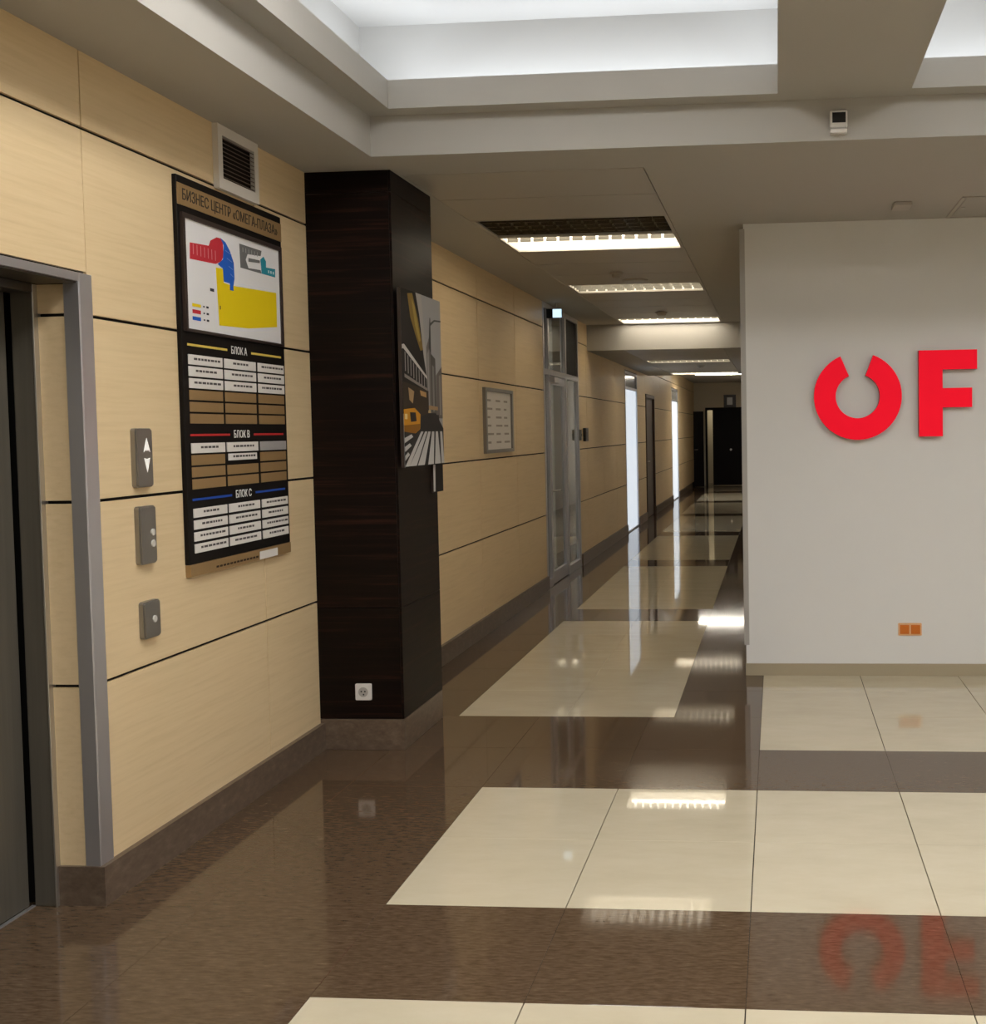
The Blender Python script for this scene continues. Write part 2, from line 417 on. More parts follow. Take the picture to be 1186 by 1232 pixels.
# trough floors, cores and lips
LT = .018
edges = [COFFERS[0][0] - .22] + [(COFFERS[i][1] + COFFERS[i + 1][0]) / 2 for i in range(2)] + [COFFERS[-1][1] + .22]
for i, (xa, xb) in enumerate(COFFERS):
    cb += [(xa, xb, Y_LIP + LT, Y_CW + .1, Z_LEDGE, Z_LEDGE + .012), (xa, xb, YN_LIP - .36, YN_LIP - LT, Z_LEDGE, Z_LEDGE + .012)]
    l0 = xa - (.22 if i == 0 else .285); r0 = xb + (.22 if i == 2 else .285)
    cb += [(l0, xa - LT, YN_LIP - .36, Y_CW + .1, Z_LEDGE, Z_LEDGE + .012), (xb + LT, r0, YN_LIP - .36, Y_CW + .1, Z_LEDGE, Z_LEDGE + .012)]
    cb += [(q0, q0 + LT, e0, e1, Z_LEDGE, Z_LEDGE + .012) for q0 in (xa - LT, xb) for e0, e1 in ((YN_LIP - .36, YN_LIP - LT), (Y_LIP + LT, Y_CW + .1))]
    for q in ((xa, xb, Y_LIP, Y_LIP + LT), (xa, xb, YN_LIP - LT, YN_LIP), (xa - LT, xa, YN_LIP - LT, Y_LIP + LT), (xb, xb + LT, YN_LIP - LT, Y_LIP + LT)):
        cb.append((q[0], q[1], q[2], q[3], Z_LEDGE, Z_LIP))
    if i < 2: cb.append((xb + .21, COFFERS[i + 1][0] - .21, YN_LIP - .36, Y_CW + .1, Z_LEDGE + .012, Z_TOP))
# coffer walls and tops
cb += [(COFFERS[0][0] - .40, COFFERS[0][0] - .22, YN_LIP - .5, Y_CW + .1, Z_LEDGE, Z_TOP + .1), (COFFERS[2][1] + .22, COFFERS[2][1] + .4, YN_LIP - .5, Y_CW + .1, Z_LEDGE, Z_TOP + .1),
       (COFFERS[0][0] - .4, COFFERS[2][1] + .4, Y_CW, Y_CW + .15, Z_LEDGE, Z_TOP + .1), (COFFERS[0][0] - .4, COFFERS[2][1] + .4, YN_LIP - .5, YN_LIP - .28, Z_LEDGE, Z_TOP + .1),
       (COFFERS[0][0] - .4, COFFERS[2][1] + .4, YN_LIP - .5, Y_CW + .15, Z_TOP, Z_TOP + .1)]
# corridor
cb += [(W - .02, SX0, WB, Y_BEAM, CZ, CZ + T), (SX1, XC + .02, WB, Y_BEAM, CZ, CZ + T),
       (W - .3, XC + .1, 5.57, Y_BEAM + .02, CZ + .16, CZ + .2), (SX0 - .04, SX0, 5.57, Y_BEAM, CZ + T, CZ + .16), (SX1, SX1 + .04, 5.57, Y_BEAM, CZ + T, CZ + .16)]
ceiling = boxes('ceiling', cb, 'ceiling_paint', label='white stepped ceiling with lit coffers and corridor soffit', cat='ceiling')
low = [(W - .005, XC, Y_BEAM, Y_BEAM + .05, Z_LOW, CZ + .2), (W - .005, SX0, Y_BEAM + .05, Y_LOWEND, Z_LOW, Z_LOW + T), (SX1, XC, Y_BEAM + .05, Y_LOWEND, Z_LOW, Z_LOW + T),
       (W - .005, XC, Y_BEAM + .05, Y_LOWEND, Z_LOW + .16, Z_LOW + .2), (W - .005, XC, Y_LOWEND, Y_LOWEND + .05, Z_LOW, CZ + .2),
       ]
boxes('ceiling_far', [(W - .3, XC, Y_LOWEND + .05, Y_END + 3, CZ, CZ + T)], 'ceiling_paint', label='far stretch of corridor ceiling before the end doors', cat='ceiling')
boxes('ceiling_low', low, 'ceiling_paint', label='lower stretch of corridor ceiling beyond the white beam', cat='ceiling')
low_ceiling = bpy.data.objects['ceiling_low']
def ceil_panel(y0, y1, z, par):
    box('ceiling_panel', SX0 + .005, SX1 - .005, y0 + .005, y1 - .005, z, z + .012, 'ceiling_metal', par)

# ------------------------------------------------------------------ recessed ceiling lights
def fixture(y0, z, lit, label, far_cell=False):
    y1 = y0 + .6
    xm, ym = (SX0 + SX1) / 2, (y0 + y1) / 2
    t = thing('ceiling_light', label, 'ceiling light', (xm, ym, z + .1), 'recessed louvre lights along the corridor ceiling')
    a0, a1, c0, c1 = SX0 + .004, SX1 - .004, y0 + .003, y1 - .003
    rm = 'housing_white' if lit else 'reflector_dark'
    def part(name, bl, mat):
        o = boxes(name, bl, mat, t); return o
    part('frame', [(a0, a1, c0, c0 + .022, z, z + .012), (a0, a1, c1 - .022, c1, z, z + .012), (a0, a0 + .022, c0 + .022, c1 - .022, z, z + .012), (a1 - .022, a1, c0 + .022, c1 - .022, z, z + .012)], 'ceiling_metal')
    part('housing', [(a0, a1, c0, c0 + .01, z + .012, z + .11), (a0, a1, c1 - .01, c1, z + .012, z + .11), (a0, a0 + .01, c0 + .01, c1 - .01, z + .012, z + .11),
                     (a1 - .01, a1, c0 + .01, c1 - .01, z + .012, z + .11), (a0, a1, c0, c1, z + .11, z + .118)], rm)
    for k in (.14, .30, .46):
        tube('lamp_tube', (a0 + .03, y0 + k, z + .085), (a1 - .03, y0 + k, z + .085), .013, 'tube_lit' if lit else 'tube_off', t)
    lm = 'louver' if lit else 'reflector_dark'
    bm_ = 'louver_blade' if lit else 'reflector_dark'
    nb = 13; st = (a1 - a0 - .044) / nb
    rows = {'open': (.20,), 'grid': (.12, .24, .36, .48)}['open' if far_cell else 'grid']
    for k in rows:                                   # notched blades: lamps glint through the gaps
        for q in range(nb):
            x = a0 + .022 + q * st
            part('louver_blade', [(x + .009, x + st - .009, y0 + k - .003, y0 + k + .003, z + .004, z + .058)], bm_)
    for q in range(1, nb):
        x = a0 + .022 + q * st
        part('cross_louver', [(x - .0012, x + .0012, c0 + .022, (y0 + .30) if far_cell else (c1 - .022), z + .024, z + .050)], lm)
    return t
FIX = [(6.77, CZ, False, 'unlit recessed louvre light, dark, nearest the dark pillar'), (7.37, CZ, True, 'lit recessed louvre light next to the unlit one'),
       (9.77, CZ, True, 'lit recessed louvre light between the two smoke detectors'), (12.77, CZ, True, 'lit recessed louvre light right in front of the white beam'),
       (15.5, Z_LOW, True, 'lit recessed louvre light in the lowered corridor ceiling'), (19.0, Z_LOW, True, 'lit recessed louvre light at the far edge of the lowered ceiling')]
for i_, (y0, z, lit, lab) in enumerate(FIX): fixture(y0, z, lit, lab, far_cell=i_ in (1, 3, 5))
y = 5.57
while y < Y_BEAM - .1:
    if not any(abs(y - f[0]) < .05 for f in FIX): ceil_panel(y, min(y + .6, Y_BEAM), CZ, ceiling)
    y += .6
cuts = [13.45, 14.0, 14.5, 15.0, 15.5, 16.1, 16.7, 17.3, 17.9, 18.5, 19.0, 19.6, 19.7]
for a, c in zip(cuts, cuts[1:]):
    if not any(abs(a - f[0]) < .05 for f in FIX): ceil_panel(a, c, Z_LOW, low_ceiling)

# far corridor light beyond the lowered ceiling (surface mounted)
far = thing('surface_light', 'slim surface mounted light near the end doors', 'ceiling light', (-1.2, 24.9, CZ))
box('body', -1.8, -.6, 24.80, 24.98, CZ - .05, CZ - .001, 'housing_white', far, .004)
box('diffuser', -1.78, -.62, 24.82, 24.96, CZ - .056, CZ - .05, 'diffuser_lit', far)
for (xa, xb) in COFFERS:  # fill panels added out of view to brighten the lobby walls and floor
    for py_ in (3.4, 1.0, -1.4):
        px_ = (xa + xb) / 2
        t = thing('fill_panel', 'added square fill panel in the top of a ceiling coffer', 'ceiling light', (px_, py_, Z_TOP), 'added fill panels in the coffers')
        box('body', px_ - .31, px_ + .31, py_ - .31, py_ + .31, Z_TOP - .04, Z_TOP, 'housing_white', t, .004)
        box('diffuser', px_ - .295, px_ + .295, py_ - .295, py_ + .295, Z_TOP - .046, Z_TOP - .04, 'fill_lit', t)

# ------------------------------------------------------------------ directory board
BX = W + .018
bd = thing('directory_board', 'tall black tenant directory with coloured floor map on the maple wall', 'directory board', (BX, 4.68, 1.01))
box('back_panel', W, BX, 4.24, 5.12, 1.058, 2.53, 'board_black', bd, .002)
ts = box('title_strip', BX, BX + .003, 4.242, 5.118, 2.42, 2.50, 'tan_plate', bd)
lettering('title_text', 'БИЗНЕС ЦЕНТР «ОМЕГА-ПЛАЗА»', .058, 'ink', (BX + .0036, 4.675, 2.459), bd, ROT_X, .80, bold=True)
box('footer_strip', W, BX + .003, 4.244, 5.118, 1.012, 1.057, 'tan_plate', bd)
printed('footer_print', [((.05, .03, .02), rect(4.436 + i * .028, 4.436 + i * .028 + .022, 1.024, 1.032)) for i in range(13)], BX + .0036, bd)
box('sticker', BX + .003, BX + .0045, 4.81, 4.98, 1.013, 1.047, 'plate_white', bd)
mf = boxes('map_frame', [(BX, BX + .012, 4.257, 5.098, 2.374, 2.392), (BX, BX + .012, 4.257, 5.098, 1.946, 1.957), (BX, BX + .012, 4.257, 4.275, 1.957, 2.374), (BX, BX + .012, 5.08, 5.098, 1.957, 2.374)], 'board_frame', bd)
box('map_sheet', BX, BX + .004, 4.275, 5.08, 1.957, 2.374, 'paper', bd)
RED, BLU, YEL, GRY, TEA, INK = (.55, .035, .05), (.02, .12, .55), (.80, .60, .01), (.16, .16, .16), (.03, .27, .36), (.04, .04, .05)
MP = [(RED, [(4.316, 2.287), (4.459, 2.297), (4.474, 2.32), (4.525, 2.341), (4.56, 2.342), (4.573, 2.33), (4.577, 2.274), (4.554, 2.249), (4.51, 2.233), (4.312, 2.224)]),
      (BLU, [(4.553, 2.344), (4.595, 2.333), (4.63, 2.303), (4.661, 2.258), (4.662, 2.194), (4.65, 2.16), (4.621, 2.17), (4.57, 2.171), (4.566, 2.223), (4.524, 2.235), (4.569, 2.259), (4.58, 2.317)]),
      (YEL, [(4.509, 2.219), (4.566, 2.222), (4.57, 2.167), (4.627, 2.163), (5.045, 2.182), (5.043, 2.03), (4.769, 2.0), (4.522, 1.99)]),
      (BLU, rect(4.62, 4.65, 2.143, 2.17)),
      (GRY, [(4.712, 2.347), (4.914, 2.348), (4.904, 2.324), (4.783, 2.314), (4.765, 2.288), (4.787, 2.256), (4.9, 2.263), (4.907, 2.249), (4.716, 2.248)]),
      (GRY, [(4.79, 2.299), (4.895, 2.304), (4.894, 2.292), (4.788, 2.283)]),
      (TEA, [(4.898, 2.308), (4.93, 2.326), (4.953, 2.309), (4.952, 2.282), (5.041, 2.287), (5.039, 2.25), (4.907, 2.249), (4.902, 2.294)]),
      (YEL, rect(4.317, 4.382, 2.045, 2.057)), (RED, rect(4.317, 4.380, 2.019, 2.034)), (BLU, rect(4.316, 4.379, 1.993, 2.007))]
for z in (2.052, 2.026, 2.0): MP += [(INK, rect(4.398, 4.41, z - .003, z + .003)), (INK, rect(4.422, 4.44, z - .004, z + .004))]
MP += [(INK, rect(4.456, 4.487, 2.119, 2.131)), (INK, rect(4.53, 4.536, 2.055, 2.07))]
for i in range(7):                                # pale room lines on the red and blue wings
    yy = 4.335 + i * .028; MP.append(((.72, .33, .33), rect(yy, yy + .004, 2.245, 2.285)))
for i in range(6): MP.append(((.35, .35, .34), rect(4.735 + i * .026, 4.741 + i * .026, 2.316, 2.335)))
for i in range(3): MP.append(((.55, .72, .76), rect(4.965 + i * .022, 4.977 + i * .022, 2.26, 2.272)))
for i in range(4): MP.append(((.20, .30, .68), [(4.585 + i * .012, 2.30 - i * .03), (4.635 + i * .004, 2.29 - i * .03), (4.635 + i * .004, 2.287 - i * .03), (4.585 + i * .012, 2.297 - i * .03)]))
printed('map_print', MP, BX + .0045, bd)
cols = [(4.280, 4.538), (4.556, 4.826), (4.848, 5.098)]
HC = {'А': (.72, .55, .12), 'В': (.42, .03, .03), 'С': (.02, .07, .36)}
for ch, zc in (('А', 1.897), ('В', 1.552), ('С', 1.304)):
    for ya, yb in ((4.278, 4.588), (4.795, 5.082)): printed('header_line', [(HC[ch], rect(ya, yb, zc - .0045, zc + .0045))], BX + .0008, bd)
    lettering('header_text', 'БЛОК ' + ch, .043, 'ink_white', (BX + .0012, 4.688, zc), bd, ROT_X, .135, bold=True)
def plate(c, ztop, h, kind, seed):
    y0, y1 = cols[c]
    mat = {'w': 'plate_white', 't': 'tan_plate', 's': 'plate_silver', 'h': 'plate_white'}[kind]
    if kind == 'h': y0, y1, h = y0 + .01, y1 - .015, h * .72
    p = box('name_plate', BX, BX + (.0025 if kind == 't' else .005), y0, y1, ztop - h, ztop, mat, bd, .0008)
    if kind in 'wh':
        r = random.Random(seed); k = r.uniform(.45, .78); m0 = (y0 + y1) / 2; zz = ztop - h * .42
        pl = []; yy = m0 - k * .5 * (y1 - y0)
        while yy < m0 + k * .5 * (y1 - y0):
            w_ = r.uniform(.012, .03); pl.append(((.10, .09, .09), rect(yy, yy + w_, zz - .0042, zz + .0042))); yy += w_ + .005
        printed('plate_print', pl, BX + .0054, p)
for r in range(6):
    for c in range(3): plate(c, 1.860 - r * .0452, .038, 'w' if r < 3 else 't', 10 * r + c)
KB = ['wws', 'tht', 'ttt', 'ttt']
for r in range(4):
    for c in range(3): plate(c, 1.521 - r * .0462, .039, KB[r][c], 100 + 10 * r + c)
for r in range(4):
    for c in range(3): plate(c, 1.270 - r * .0455, .035, 'w', 200 + 10 * r + c)

# ------------------------------------------------------------------ vent grille over the board
vg = thing('vent_grille', 'cream framed air vent with dark slats above the directory board', 'vent', (W, 4.733, 2.545))
boxes('frame', [(W, W + .024, 4.558, 4.908, 2.545, 2.590), (W, W + .024, 4.558, 4.908, 2.762, 2.803), (W, W + .024, 4.558, 4.594, 2.590, 2.762), (W, W + .024, 4.872, 4.908, 2.590, 2.762)], 'vent_paint', vg)
box('duct', W, W + .004, 4.594, 4.872, 2.590, 2.762, 'black_gap', vg)
for k in range(10):
    z = 2.594 + k * .0172
    V = [(W + .006, 4.594, z + .008), (W + .022, 4.594, z), (W + .022, 4.594, z + .004), (W + .006, 4.594, z + .012)]
    V += [(a, 4.872, c) for a, _, c in V]
    o3 = Vector((W + .017, 4.733, z + .006))
    me = bpy.data.meshes.new('slat'); me.from_pydata([Vector(v) - o3 for v in V], [], [(3, 2, 1, 0), (4, 5, 6, 7), (0, 1, 5, 4), (1, 2, 6, 5), (2, 3, 7, 6), (3, 0, 4, 7)])
    link('slat', me, 'slat_brown', o3, vg)

# ------------------------------------------------------------------ lift call panels
def rounded(y0, y1, z0, z1, r, n=5):
    o = []
    for cy_, cz_, a0 in ((y1 - r, z1 - r, 0), (y0 + r, z1 - r, 90), (y0 + r, z0 + r, 180), (y1 - r, z0 + r, 270)):
        o += [(cy_ + r * math.cos(math.radians(a0 + 90 * i / n)), cz_ + r * math.sin(math.radians(a0 + 90 * i / n))) for i in range(n + 1)]
    return o
def call_panel(y0, y1, z0, z1, label):
    t = thing('call_panel', label, 'lift panel', (W, (y0 + y1) / 2, z0), 'steel lift panels on the maple wall')
    c = ((y0 + y1) / 2, (z0 + z1) / 2)
    pl = [(a - c[0], b_ - c[1]) for a, b_ in rounded(y0, y1, z0, z1, .012)]
    prism('plate', pl, .022, 'steel_plate', (W, c[0], c[1]), t, bev=.005)
    return t
def dot(t, y, z, r, mat, x=W + .022, d=.004, name='button'):
    prism(name, [(r * math.cos(math.tau * i / 16), r * math.sin(math.tau * i / 16)) for i in range(16)], d, mat, (x, y, z), t, bev=.001)
t = call_panel(3.912, 4.015, 1.370, 1.578, 'steel lift indicator plate with white up and down arrows')
prism('arrow_up', [(-.020, -.024), (-.007, -.016), (0, -.02), (.007, -.016), (.020, -.024), (0, .026)], .0012, 'arrow_lit', (W + .022, 3.974, 1.518), t)
prism('arrow_down', [(-.018, .025), (0, -.026), (.018, .025), (0, .021)], .0012, 'arrow_lit', (W + .022, 3.974, 1.448), t)
t = call_panel(3.918, 4.021, 1.097, 1.303, 'steel lift call plate with two round buttons')
dot(t, 3.993, 1.208, .0125, 'button_chrome'); dot(t, 3.993, 1.168, .0125, 'button_chrome')
t = call_panel(3.924, 4.028, .832, .965, 'small square steel plate with one round button below the call plates')
dot(t, 3.985, .898, .0125, 'button_chrome')

# ------------------------------------------------------------------ socket on the pillar
so = thing('wall_socket', 'white square power socket low on the dark pillar', 'socket', (-2.024, PY0, .249))
prism('plate', [(a, c) for a, c in rounded(-.0405, .0405, -.0405, .0405, .006)], .010, 'white_plastic', (-2.024, PY0, .289), so, axis='-y', bev=.002)
prism('face_ring', [(.024 * math.cos(math.tau * i / 24), .024 * math.sin(math.tau * i / 24)) for i in range(24)], .0015, 'grey_plastic', (-2.024, PY0 - .010, .289), so, axis='-y')
for dx, dz in ((-.009, .003), (.009, .003), (.002, -.012)):
    prism('hole', [(dx + .0042 * math.cos(math.tau * i / 10), dz + .0042 * math.sin(math.tau * i / 10)) for i in range(10)], .0006, 'black_plastic', (-2.024, PY0 - .0115, .289), so, axis='-y')

# ------------------------------------------------------------------ street photo canvases on the pillar side
def canvas(y0, y1, z0, z1, x0, x1, label, polys):
    t = thing('canvas_print', label, 'picture', (x0, (y0 + y1) / 2, z0), 'street photo canvases')
    box('canvas', x0, x1, y0, y1, z0, z1, 'board_frame', t, .001)
    q = lambda pl: [(y0 + u * (y1 - y0), z1 - v * (z1 - z0)) for u, v in pl]
    printed('picture_print', [(c, q(pl)) for c, pl in polys], x1 + .0004, t)
R4 = lambda u0, u1, v0, v1: [(u0, v0), (u1, v0), (u1, v1), (u0, v1)]
PP = [((.40, .40, .41), R4(0, 1, 0, 1)),                                             # overcast sky
      ((.022, .019, .018), [(0, 0), (.36, 0), (.50, .20), (.58, .42), (.62, .70), (0, .70)]),   # dark block
      ((.46, .44, .42), [(.36, 0), (.50, 0), (.57, .30), (.60, .48), (.53, .36), (.44, .12)]),
      ((.26, .17, .035), [(.16, .02), (.28, .01), (.40, .14), (.52, .32), (.45, .33), (.33, .24), (.22, .15)]),
      ((.42, .30, .07), [(.26, .04), (.33, .08), (.46, .27), (.42, .28), (.33, .19)]),
      ((.20, .19, .18), [(.60, .30), (.70, .22), (.72, .72), (.60, .72)]),
      ((.33, .32, .31), [(.62, .34), (.66, .31), (.66, .70), (.62, .70)]),
      ((.12, .11, .10), [(.70, .33), (.83, .36), (.84, .72), (.70, .72)]),
      ((.24, .23, .22), [(.74, .40), (.79, .41), (.79, .68), (.74, .68)]),
      ((.17, .15, .14), [(.84, .46), (1, .40), (1, .72), (.84, .72)]),
      ((.30, .27, .25), [(.92, .46), (.96, .45), (.97, .70), (.92, .70)]),
      ((.09, .09, .09), [(.66, .30), (.70, .12), (.72, .12), (.72, .34)]),
      ((.10, .10, .10), [(.70, .155), (.82, .125), (1, .118), (1, .128), (.83, .135), (.71, .17)]),
      ((.62, .60, .58), [(0, .315), (.05, .31), (.60, .475), (.60, .492), (.03, .335), (0, .34)])]
for i in range(8):                                                                     # railing bars
    u = .06 + i * .065; v0 = .335 + u * .27
    PP.append(((.36, .34, .33), [(u, v0), (u + .018, v0 + .005), (u + .018, v0 + .115 - u * .09), (u, v0 + .115 - u * .09)]))
PP += [((.30, .27, .24), [(.04, .475), (.60, .545), (.60, .56), (.04, .495)]),
       ((.05, .036, .025), [(0, .52), (.62, .56), (.62, .72), (0, .72)]),
       ((.36, .24, .12), [(.12, .55), (.26, .57), (.22, .64), (.14, .62)]), ((.50, .30, .12), [(.40, .56), (.56, .57), (.56, .60), (.42, .59)]),
       ((.42, .27, .14), [(.62, .645), (.86, .65), (.86, .672), (.62, .668)]),
       ((.03, .027, .027), [(0, .76), (.62, .69), (.80, .69), (1, .78), (1, 1), (0, 1)]),  # road
       ((.60, .27, .02), [(0, .675), (.26, .665), (.40, .70), (.38, .785), (.26, .81), (0, .80)]),   # taxi
       ((.28, .12, .015), [(0, .765), (.38, .755), (.37, .785), (.25, .81), (0, .80)]),
       ((.05, .04, .035), [(.14, .69), (.28, .69), (.30, .74), (.16, .745)]), ((.80, .62, .28), [(.02, .70), (.08, .70), (.08, .73), (.02, .73)]),
       ((.035, .03, .03), [(.70, .70), (.88, .70), (.90, .755), (.68, .75)]), ((.55, .42, .22), [(.60, .675), (.66, .67), (.66, .69), (.60, .69)])]
for a, c, d, e in ((-.02, .10, .40, .46), (.10, .27, .50, .56), (.30, .47, .585, .645), (.56, .71, .68, .74), (.74, .90, .78, .84), (.92, 1.0, .90, .96)):
    v1 = .995; top_ = .80
    a_, c_ = max(a, 0), min(c, 1)
    PP.append(((.55, .54, .53), [(a_, v1), (c_, v1), (e, top_), (d, top_)]))
for v in (.835, .885, .935): PP.append(((.55, .54, .53), [(0, v), (.16 - (v - .835) * .9, v - .02), (.20 - (v - .835) * .9, v - .005), (0, v + .028)]))
canvas(5.452, 6.085, 1.381, 2.250, PX + .0125, PX + .030, 'large canvas photo of a yellow taxi and zebra crossing on the pillar', PP)
P2 = [((.045, .040, .038), R4(0, 1, 0, 1)), ((.33, .33, .34), R4(.80, 1, 0, .42)), ((.13, .12, .11), R4(.82, 1, .42, .70)),
      ((.60, .59, .58), [(.02, .80), (.22, .80), (.18, .995), (.0, .995)]), ((.02, .017, .016), R4(.26, 1, .72, 1))]
canvas(5.955, 6.125, 1.232, 2.130, PX, PX + .012, 'narrow dark canvas strip hanging lower behind the taxi photo', P2)

# framed notice on the corridor wall
fn = thing('framed_notice', 'grey framed paper notice hanging on the corridor panels', 'picture frame', (W, 9.03, 1.382))
boxes('frame', [(W, W + .025, 8.60, 9.50, 1.382, 1.41), (W, W + .025, 8.60, 9.50, 1.865, 1.893), (W, W + .025, 8.60, 8.645, 1.41, 1.865), (W, W + .025, 9.455, 9.50, 1.41, 1.865)], 'steel_plate', fn)
box('sheet', W, W + .010, 8.645, 9.455, 1.41, 1.865, 'plate_white', fn)
pl = []
rr = random.Random(3)
for i in range(6):
    for j in range(3):
        y0 = 8.70 + j * .26; z0 = 1.80 - i * .066
        pl.append(((.42, .38, .35), rect(y0, y0 + rr.uniform(.08, .2), z0 - .012, z0 + .004)))
printed('notice_print', pl, W + .0106, fn)

# ------------------------------------------------------------------ red letters
O_C = (0.496, 1.733); RO, RI = .266, .134
g1, g2 = math.radians(69), math.radians(113)
pts = []
n_ = 56
for i in range(n_ + 1):
    a = g2 + (math.tau - (g2 - g1)) * i / n_; pts.append((RO * math.cos(a), RO * math.sin(a)))
for i in range(n_ + 1):
    a = g1 + math.tau - (math.tau - (g2 - g1)) * i / n_; pts.append((RI * math.cos(a), RI * math.sin(a)))
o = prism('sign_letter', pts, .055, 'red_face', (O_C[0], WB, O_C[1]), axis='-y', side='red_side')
tag(o, 'red three dimensional letter O open at the top on the grey wall', 'sign letter', 'red letters on the grey wall')
fpts = [(0, 0), (.142, 0), (.142, .175), (.318, .175), (.318, .292), (.142, .292), (.142, .405), (.348, .405), (.348, .522), (0, .522)]
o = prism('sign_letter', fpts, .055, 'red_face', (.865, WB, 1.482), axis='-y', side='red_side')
tag(o, 'red three dimensional letter F on the grey wall', 'sign letter', 'red letters on the grey wall')

# orange double socket
ds = thing('double_socket', 'double orange power socket in a peach frame low on the grey wall', 'socket', (.809, WB, .25))
prism('frame', rounded(-.072, .072, -.039, .039, .006), .008, 'peach_plastic', (.809, WB, .289), ds, axis='-y', bev=.002)
for dx in (-.0335, .0335):
    o = prism('socket_insert', rounded(-.028, .028, -.028, .028, .003), .004, 'orange_plastic', (.809 + dx, WB - .008, .289), ds, axis='-y', bev=.001)
    prism('contact_well', [(.018 * math.cos(math.tau * i / 18), .018 * math.sin(math.tau * i / 18)) for i in range(18)], .0008, 'orange_plastic', (.809 + dx, WB - .012, .289), o, axis='-y')

# ------------------------------------------------------------------ ceiling items
pr = thing('motion_sensor', 'white motion sensor with black window on the coffer beam edge', 'sensor', (.283, Y_FASCIA, 2.825))
box('bracket', .248, .320, Y_FASCIA - .045, Y_FASCIA, 2.826, 2.846, 'white_plastic', pr, .004)
box('body', .246, .322, Y_FASCIA - .040, Y_FASCIA, 2.851, 2.925, 'white_plastic', pr, .005)
box('window', .256, .314, Y_FASCIA - .043, Y_FASCIA - .038, 2.871, 2.915, 'black_plastic', pr, .001)
cs = thing('ceiling_speaker', 'small beige ceiling box with a dark slot above the red letters', 'sensor', (.72, 6.70, CZ))
box('body', .67, .77, 6.58, 6.74, CZ - .022, CZ, 'ceiling_metal', cs, .004)
box('slot', .695, .762, 6.745 - .008, 6.757, CZ - .018, CZ - .002, 'black_plastic', cs)
box('indicator', .676, .686, 6.738, 6.756, CZ - .018, CZ - .004, 'black_plastic', cs)
ht = thing('access_hatch', 'flush square access hatch in the ceiling in front of the grey wall', 'hatch', (1.36, 6.80, CZ))
boxes('frame', [(1.035, 1.685, 6.50, 6.52, CZ - .006, CZ), (1.035, 1.685, 7.09, 7.11, CZ - .006, CZ), (1.035, 1.055, 6.52, 7.09, CZ - .006, CZ), (1.665, 1.685, 6.52, 7.09, CZ - .006, CZ)], 'ceiling_metal', ht)
box('door', 1.062, 1.658, 6.527, 7.083, CZ - .004, CZ, 'ceiling_paint', ht, .001)
box('latch', 1.075, 1.095, 6.78, 6.82, CZ - .008, CZ - .004, 'grey_plastic', ht, .001)
def detector(x, y, z, r, label):
    t = thing('smoke_detector', label, 'smoke detector', (x, y, z), 'round detectors on the corridor ceiling')
    rot_mesh('base', [(r, 0), (r, .010), (r * .94, .014)], 'ceiling_metal', (x, y, z), t)
    rot_mesh('dome', [(r * .72, .014), (r * .70, .030), (r * .5, .042), (r * .15, .044)], 'ceiling_metal', (x, y, z), t)
detector(-1.265, 9.10, CZ, .055, 'small round smoke detector on a panel between two lit lights')
t = thing('ceiling_speaker_disc', 'flat round ceiling speaker beside the small smoke detector', 'speaker', (-1.17, 9.55, CZ))
rot_mesh('rim', [(.11, 0), (.11, .008), (.098, .012)], 'ceiling_metal', (-1.17, 9.55, CZ), t)
rot_mesh('grille', [(.097, .012), (.09, .015), (.03, .016)], 'grey_plastic', (-1.17, 9.55, CZ), t)
detector(-1.217, 12.15, CZ, .065, 'round smoke detector just before the white beam')
detector(-1.12, 16.9, Z_LOW, .06, 'round smoke detector on the lowered corridor ceiling')

# exit sign over the glass door
ex = thing('exit_sign', 'small glowing exit sign hung from the ceiling by the glass door', 'exit sign', (-2.14, 11.05, 2.66))
box('hanger', -2.145, -2.135, 11.04, 11.06, 2.745, CZ, 'grey_plastic', ex)
box('case', -2.24, -2.085, 11.035, 11.065, 2.655, 2.747, 'black_plastic', ex, .003)
box('lit_face', -2.175, -2.088, 11.031, 11.036, 2.660, 2.742, 'exit_face', ex)

# ------------------------------------------------------------------ glass door unit
gd = thing('door_2', 'aluminium framed glass door with side lights and transom in the panelled wall', 'glass door', (W, 11.8, 0), kind='structure')
FX0, FX1 = W - .055, W + .004
ZT0, ZT1 = 2.105, 2.160
posts = [(DG0, DG0 + .05), (11.10, 11.15), (12.00, 12.05), (DG1 - .05, DG1)]
for a, c in posts: box('post', FX0, FX1, a, c, 0, CZ, 'aluminium', gd, .002)
for (a, c) in ((DG0 + .05, 11.10), (11.15, 12.00), (12.05, DG1 - .05)):
    box('transom_rail', FX0, FX1, a, c, ZT0, ZT1, 'aluminium', gd, .002); box('head_rail', FX0, FX1, a, c, CZ - .05, CZ, 'aluminium', gd, .002)
for (a, c) in ((DG0 + .05, 11.10), (12.05, DG1 - .05)):
    box('bottom_rail', FX0, FX1, a, c, 0, .09, 'aluminium', gd, .002)
    box('pane', W - .03, W - .022, a, c, .09, ZT0, 'glass', gd)
box('pane', W - .03, W - .022, DG0 + .05, 11.10, ZT1, CZ - .05, 'glass', gd); box('pane', W - .03, W - .022, 11.15, 12.00, ZT1, CZ - .05, 'glass', gd)
box('infill_panel', W - .03, W - .015, 12.05, DG1 - .05, ZT1, CZ - .05, 'board_black', gd)
dl = boxes('door_leaf', [(W - .045, W - .005, 11.155, 11.235, .01, 2.10), (W - .045, W - .005, 11.915, 11.995, .01, 2.10), (W - .045, W - .005, 11.235, 11.915, .01, .13), (W - .045, W - .005, 11.235, 11.915, 2.02, 2.10)], 'aluminium', gd)
